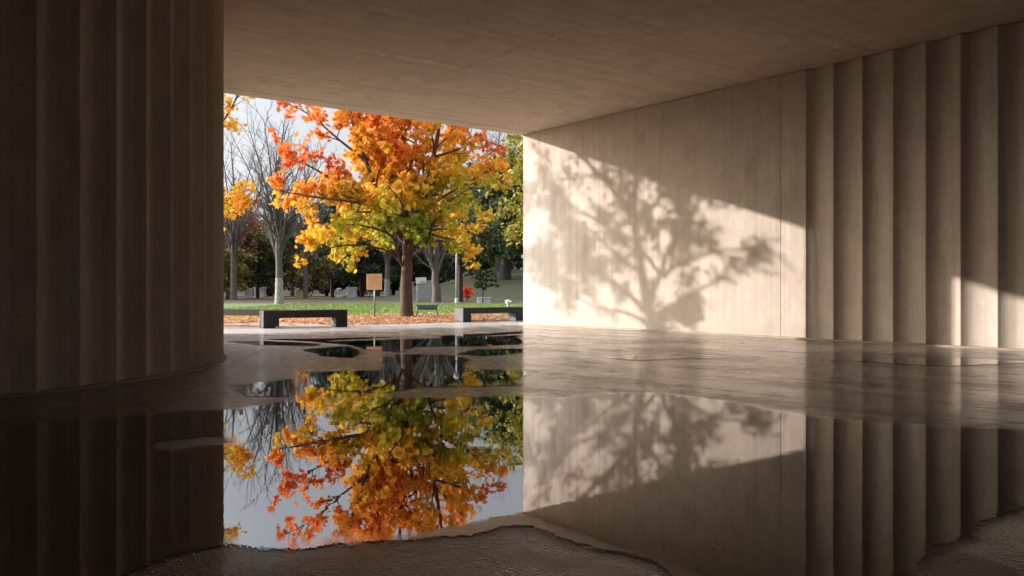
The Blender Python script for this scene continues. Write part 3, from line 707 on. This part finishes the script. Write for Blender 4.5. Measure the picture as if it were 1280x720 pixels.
# small blue bench
bx, by = ground_at(534, 397.2)
bb = tag(empty('small_bench', (bx, by, 0), R(2)), 'small dark blue seat on thin splayed legs, right of the maple trunk', 'bench')
m = MB(); m.v = []; mm_ = Matrix.Rotation(R(28), 4, 'X')
m.box(-.31, .33, -.13, .13, -.022, .022, Matrix.Translation((0, 0, .345)) @ mm_); m.build('seat', M['blue'], bb, bevel=.008)
for sx in (-1, 1):
    for sy in (-1, 1):
        m = MB(); m.tube([(sx*.27, sy*.09, .34+.05*sy), (sx*.33, sy*.13, .2), (sx*.35, sy*.17, 0.0)], [.014, .013, .012], 6); m.build('leg', M['steel'], bb, smooth=True)
    m = MB(); m.tube([(sx*.33, -.15, .40), (sx*.335, 0, .435), (sx*.33, .13, .39)], [.016]*3, 6); m.build('side_rail', M['blue'], bb, smooth=True)

# notice board
sx_, sy_ = ground_at(468, 398)
nb = tag(empty('notice_board', (sx_, sy_, 0), R(-6)), 'square tan notice board on a slim grey post in the fallen leaves', 'sign')
m = MB(); m.tube([(0, .03, -.05), (0, .03, 1.36)], [.024, .024], 8); m.build('post', M['steel'], nb, smooth=True)
m = MB(); m.box(-.25, .25, -.018, .004, .915, 1.43); pn = m.build('panel', M['board'], nb, bevel=.004)
rl = random.Random(4)
for k, (w0, w1, hh_) in enumerate(((-.10, .10, .016), (-.14, .13, .014), (-.16, .02, .009), (-.16, .15, .009), (-.16, .12, .009), (-.16, .14, .009), (-.16, -.02, .009))):
    z0 = 1.335-k*.052; x = w0; m = MB()
    while x < w1:
        w_ = rl.uniform(.012, .04); m.box(x, min(w1, x+w_), -.0205, -.0185, z0, z0+hh_*.8); x += w_+.010
    m.build('text_line', M['ink'], pn)


# cabinet
cx_, cy_ = at(530.5, 66)
cb = tag(empty('utility_cabinet', (cx_, cy_, 0), R(8)), 'pale grey ribbed cabinet with a white panel on top, beyond the lawn', 'cabinet')
m = MB(); m.box(-.58, .58, -.4, .4, 0, 1.55)
for k in range(12): m.box(-.55+k*.094, -.51+k*.094, -.415, -.401, .05, 1.5)
m.build('body', M['cabinet'], cb)
m = MB(); m.box(-.60, .22, -.46, -.42, 1.38, 1.85, Matrix.Rotation(R(-3), 4, 'Y')); pn = m.build('white_panel', M['panel'], cb)
m = MB()
for k in range(6): m.box(-.30+k*.06, -.262+k*.06, -.466, -.4615, 1.44+.02*(k % 2), 1.55)
m.build('dark_marks', M['steel'], pn)
m = MB(); m.box(-.63, .63, -.44, .44, 1.551, 1.61); m.build('cap', M['cabinet'], cb)

# lamp post
lx, ly = ground_at(570.7, 379)
lp = tag(empty('lamp_post', (lx, ly, 0)), 'slim white-grey lamp post at the far edge of the lawn, right of the cabinet', 'lamp post')
m = MB(); m.tube([(0, 0, .3), (0, 0, 2.5), (0, 0, 4.6)], [.075, .07, .05], 10); m.build('pole', M['pole'], lp, smooth=True)
m = MB(); m.tube([(0, 0, 0), (0, 0, .05), (0, 0, .28), (0, 0, .34)], [.13, .12, .115, .08], 10); m.build('base', M['white'], lp, smooth=True)
m = MB(); m.tube([(0, 0, 4.6), (0, 0, 4.68), (0, 0, 4.9), (0, 0, 5.0)], [.06, .17, .2, .05], 10); m.build('lantern', M['pole'], lp, smooth=True)
leafy_tree('broad_tree', 'dark-trunked tree immediately behind the lamp post', *at(575.5, 63), 6.5, 1.9, (.03, .045, .02), (.10, .11, .04), 88, 1800, .26, .42, .17)

# stone blocks and monuments
def stone(name, label, px, d, w, h, mat, shape='slab', dp=.3, cat='stone', grp=None, z=0):
    x, y = at(px, d); o = tag(empty(name, (x, y, z), R(random.uniform(-8, 8))), label, cat, grp)
    if shape == 'arch':
        n_ = 10; pr_ = [(-w/2, 0), (w/2, 0), (w/2, h*.7)] + [(w/2*math.cos(math.pi*i/n_), h*.7+h*.3*math.sin(math.pi*i/n_)) for i in range(1, n_)] + [(-w/2, h*.7)]
        m = MB(); m.prism(pr_, -dp/2, dp/2); m.v = [(a_, c_, b_) for a_, b_, c_ in m.v]; m.build('headstone', mat, o)
        m = MB(); m.box(-w*.62, w*.62, -dp, dp, -.04, h*.1); m.build('plinth', mat, o, bevel=.02)
    elif shape == 'column':
        m = MB(); m.tube([(0, 0, h*.15), (0, 0, h*.2), (0, 0, h*.75), (0, 0, h*.8), (0, 0, h*.86)], [w*.42, w*.33, w*.30, w*.5, w*.5], 10); m.build('shaft', mat, o, smooth=False)
        m = MB(); m.box(-w/2, w/2, -w/2, w/2, -.04, h*.15); m.build('plinth', mat, o, bevel=.02)
        m = MB(); m.tube([(0, 0, h*.86), (0, 0, h*.9), (0, 0, h)], [w*.2, w*.45, w*.1], 10); m.build('urn', mat, o)
    else:
        m = MB(); m.box(-w/2, w/2, -dp/2, dp/2, -.04, h*.86); m.build('block', mat, o, bevel=.02)
        m = MB(); m.box(-w*.56, w*.56, -dp*.6, dp*.6, h*.861, h); m.build('coping', mat, o, bevel=.02)
    return o
stone('gravestone', 'white rounded gravestone left of the wider white monument, far beyond the lawn', 311, 92, .75, 1.0, M['white'], 'arch', .3, 'gravestone')
stone('monument', 'widest white block monument at the far left beyond the lawn', 325, 94, 1.15, 1.1, M['white'], 'slab', .6, 'monument')
stone('monument', 'tan stone block behind the olive bush', 376, 86, .9, .75, M['tan'], 'slab', .5, 'monument')
stone('monument', 'white urn-topped column left of the notice board, in front of dark evergreens', 424, 90, .62, 1.05, M['white'], 'column', .4, 'monument')
stone('monument', 'white box tomb with coping just left of the notice board', 440, 91, 1.0, 1.1, M['white'], 'slab', .6, 'monument')
stone('stone_block', 'pale grey narrow stone block under the small sapling', 599.5, 57, .32, .37, M['white'], 'slab', .3, 'stone block')
stone('stone_block', 'blue-grey wider stone block right of the sapling trunk', 609, 57, .50, .36, M['bluegrey'], 'slab', .3, 'stone block')
# flower urn behind the right bench
ux, uy = ground_at(635, 383.5)
fu = tag(empty('flower_urn', (ux, uy, 0)), 'little pale urn of white flowers on the grass behind the right bench', 'urn')
m = MB(); m.tube([(0, 0, 0), (0, 0, .05), (0, 0, .1), (0, 0, .22), (0, 0, .25)], [.10, .08, .05, .14, .13], 10); m.build('pot', M['white'], fu, smooth=True)
q = np.random.RandomState(3); leaves('flowers', q.normal(size=(110, 3))*np.array([.06, .06, .03])+np.array([0, 0, .29]), .10, np.tile([.75, .75, .75], (110, 1)), M['leaf'], fu, T_OVAL, q)

# ------------------------------------------------------------------ fallen leaves, grass
q = np.random.RandomState(17)
def scatter(n, cx, cy, rx, ry): return np.c_[cx+q.normal(size=n)*rx, cy+q.normal(size=n)*ry]
p = np.r_[scatter(9000, -3.3, 25.8, 2.6, 2.0), scatter(2500, -1, 27, 3.5, 2.4), scatter(1500, -9, 23.5, 3, 1.8)]
dloc = (p[:, 0]-AX)*WX + (p[:, 1]-AY)*WY
p = p[(dloc < -2.0) & (p[:, 1] < 33) & ((dloc < -5.6) | ((p[:, 0]-AX)*VX+(p[:, 1]-AY)*VY < 4.4) | (q.rand(len(p)) < .10))]
v = q.rand(len(p)); cc = np.stack([np.interp(v, [0, .3, .6, .85, 1], c) for c in ([.32, .52, .60, .68, .30], [.15, .25, .34, .48, .13], [.08, .11, .20, .32, .08])], -1)
fo = leaves('fallen_leaves', np.c_[p, q.uniform(.0, .05, len(p))], .12, cc, M['leaf'], None, T_MAPLE, q, flat=.62)
tag(fo, 'carpet of fallen orange and tan maple leaves around the maple trunk', 'fallen leaves', kind='stuff')
ng = 26000; gp = np.c_[q.uniform(-14, 4, ng), 27+28*q.rand(ng)**1.7]
dloc = (gp[:, 0]-AX)*WX + (gp[:, 1]-AY)*WY; gp = gp[(dloc < -5) & (np.hypot((gp[:, 0]+3.3)/3.6, (gp[:, 1]-27)/2.6) > 1)]; ng = len(gp)
hgt = q.uniform(.03, .075, ng); ang_ = q.uniform(0, math.pi, ng); w_ = .022
b0 = np.c_[gp, np.full(ng, -.02)]; dx = np.c_[np.cos(ang_)*w_, np.sin(ang_)*w_, np.zeros(ng)]; tip = b0 + np.c_[q.normal(size=(ng, 2))*.02, hgt+.02]
V = np.stack([b0-dx, b0+dx, tip], 1).reshape(-1, 3)
vv = q.rand(ng); gc = np.c_[.11+.09*vv, .19+.06*vv, .045+.01*vv]
yl = np.clip((31-gp[:, 1])/3, 0, 1)[:, None]; gc = gc*(1-yl)+np.c_[.30+.1*vv, .28+.05*vv, .05+0*vv]*yl
go = np_mesh('grass', V, np.arange(ng*3), np.full(ng, 3), M['far_leaf'], cols=np.repeat(gc, 3, 0)); tag(go, 'short mown green grass, yellower near the fallen leaves', 'grass', kind='stuff')
# two leaves lying on the wet floor
for (px, py, col, lab) in ((614, 434, (.85, .40, .02), 'single orange-yellow leaf lying on the wet floor near the wall corner'), (568, 454, (.05, .03, .015), 'single dark brown leaf lying on the wet floor below the maple reflection')):
    x, y = ground_at(px, py)
    o = leaves('fallen_leaf', np.array([[0., 0, .022]]), np.array([.15]), np.array([col]), M['leaf'], None, T_MAPLE, np.random.RandomState(int(px)), flat=.75)
    o.location = (x, y, 0); tag(o, lab, 'leaf')

# ------------------------------------------------------------------ light
sun_dir = Vector((RT*WX - VX, RT*WY - VY, -SL)).normalized()       # travel direction
el = math.asin(-sun_dir.z); az = math.atan2(-sun_dir.x, -sun_dir.y)  # azimuth clockwise from +Y
print('sun el', math.degrees(el), 'az', math.degrees(az))
L = bpy.data.lights.new('sun', 'SUN'); L.energy = 2.75; L.angle = R(.55); L.color = (1.0, .89, .82)
so = bpy.data.objects.new('sun', L); C.objects.link(so); so.rotation_euler = sun_dir.to_track_quat('-Z', 'Y').to_euler(); so.location = (-30, 20, 20)
wd = bpy.data.worlds.new('World'); bpy.context.scene.world = wd; wd.use_nodes = True
nt = wd.node_tree; nt.nodes.clear(); N = nt.nodes.new; LK = nt.links.new
out = N('ShaderNodeOutputWorld'); bg = N('ShaderNodeBackground'); sky = N('ShaderNodeTexSky'); sky.sky_type = 'NISHITA'
sky.sun_disc = False; sky.sun_elevation = el; sky.sun_rotation = az % (2*math.pi); sky.dust_density = 3.0
tc = N('ShaderNodeTexCoord'); mp_ = N('ShaderNodeMapping'); mp_.inputs['Scale'].default_value = (1, 1, 3.2); LK(tc.outputs['Generated'], mp_.inputs[0])
no = N('ShaderNodeTexNoise'); no.inputs['Scale'].default_value = 2.3; no.inputs['Detail'].default_value = 7; LK(mp_.outputs[0], no.inputs[0])
mr = N('ShaderNodeMapRange'); mr.inputs[1].default_value = .32; mr.inputs[2].default_value = .6; mr.inputs[3].default_value = .70; mr.inputs[4].default_value = .97; LK(no.outputs[0], mr.inputs[0])
mx = N('ShaderNodeMix'); mx.data_type = 'RGBA'; LK(mr.outputs[0], mx.inputs[0]); LK(sky.outputs[0], mx.inputs[6]); mx.inputs[7].default_value = (3.9, 4.05, 4.3, 1)
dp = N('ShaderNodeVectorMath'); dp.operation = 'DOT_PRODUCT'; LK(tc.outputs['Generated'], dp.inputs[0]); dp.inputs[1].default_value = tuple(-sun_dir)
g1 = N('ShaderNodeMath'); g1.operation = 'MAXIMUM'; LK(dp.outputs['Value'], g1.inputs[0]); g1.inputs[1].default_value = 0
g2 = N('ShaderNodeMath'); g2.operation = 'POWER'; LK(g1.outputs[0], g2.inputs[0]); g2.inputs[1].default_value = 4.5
g3 = N('ShaderNodeMath'); g3.operation = 'MULTIPLY_ADD'; LK(g2.outputs[0], g3.inputs[0]); g3.inputs[1].default_value = 8.0; g3.inputs[2].default_value = 1  # sky boosted toward the sun and zenith as added fill for the hall
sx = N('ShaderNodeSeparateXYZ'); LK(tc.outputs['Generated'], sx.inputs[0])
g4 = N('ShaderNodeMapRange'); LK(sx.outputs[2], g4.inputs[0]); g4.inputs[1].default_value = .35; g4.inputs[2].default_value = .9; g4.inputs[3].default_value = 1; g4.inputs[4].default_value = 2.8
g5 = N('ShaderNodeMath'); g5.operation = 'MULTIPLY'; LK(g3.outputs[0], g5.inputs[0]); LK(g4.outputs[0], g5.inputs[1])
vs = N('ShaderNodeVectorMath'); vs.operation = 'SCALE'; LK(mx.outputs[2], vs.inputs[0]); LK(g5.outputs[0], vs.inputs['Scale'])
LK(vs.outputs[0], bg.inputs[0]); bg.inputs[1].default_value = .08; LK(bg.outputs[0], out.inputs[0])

# ------------------------------------------------------------------ camera & render
cd = bpy.data.cameras.new('camera'); cam = bpy.data.objects.new('camera', cd); C.objects.link(cam)
cd.sensor_width = 36; cd.lens = 36*F/1280; cd.clip_end = 2000; cd.clip_start = .05
cam.location = (0, 0, CAM); cam.rotation_euler = (R(90), 0, 0); cd.shift_y = 1/1280
sc_ = bpy.context.scene; sc_.camera = cam
sc_.render.engine = 'CYCLES'; sc_.view_settings.view_transform = 'Standard'; sc_.view_settings.look = 'None'
sc_.view_settings.exposure = 1.2; sc_.view_settings.gamma = 1.0
cy_ = sc_.cycles; cy_.max_bounces = 12; cy_.diffuse_bounces = 8; cy_.glossy_bounces = 5; cy_.transparent_max_bounces = 12
cy_.sample_clamp_indirect = 6; cy_.use_denoising = True; cy_.caustics_reflective = False
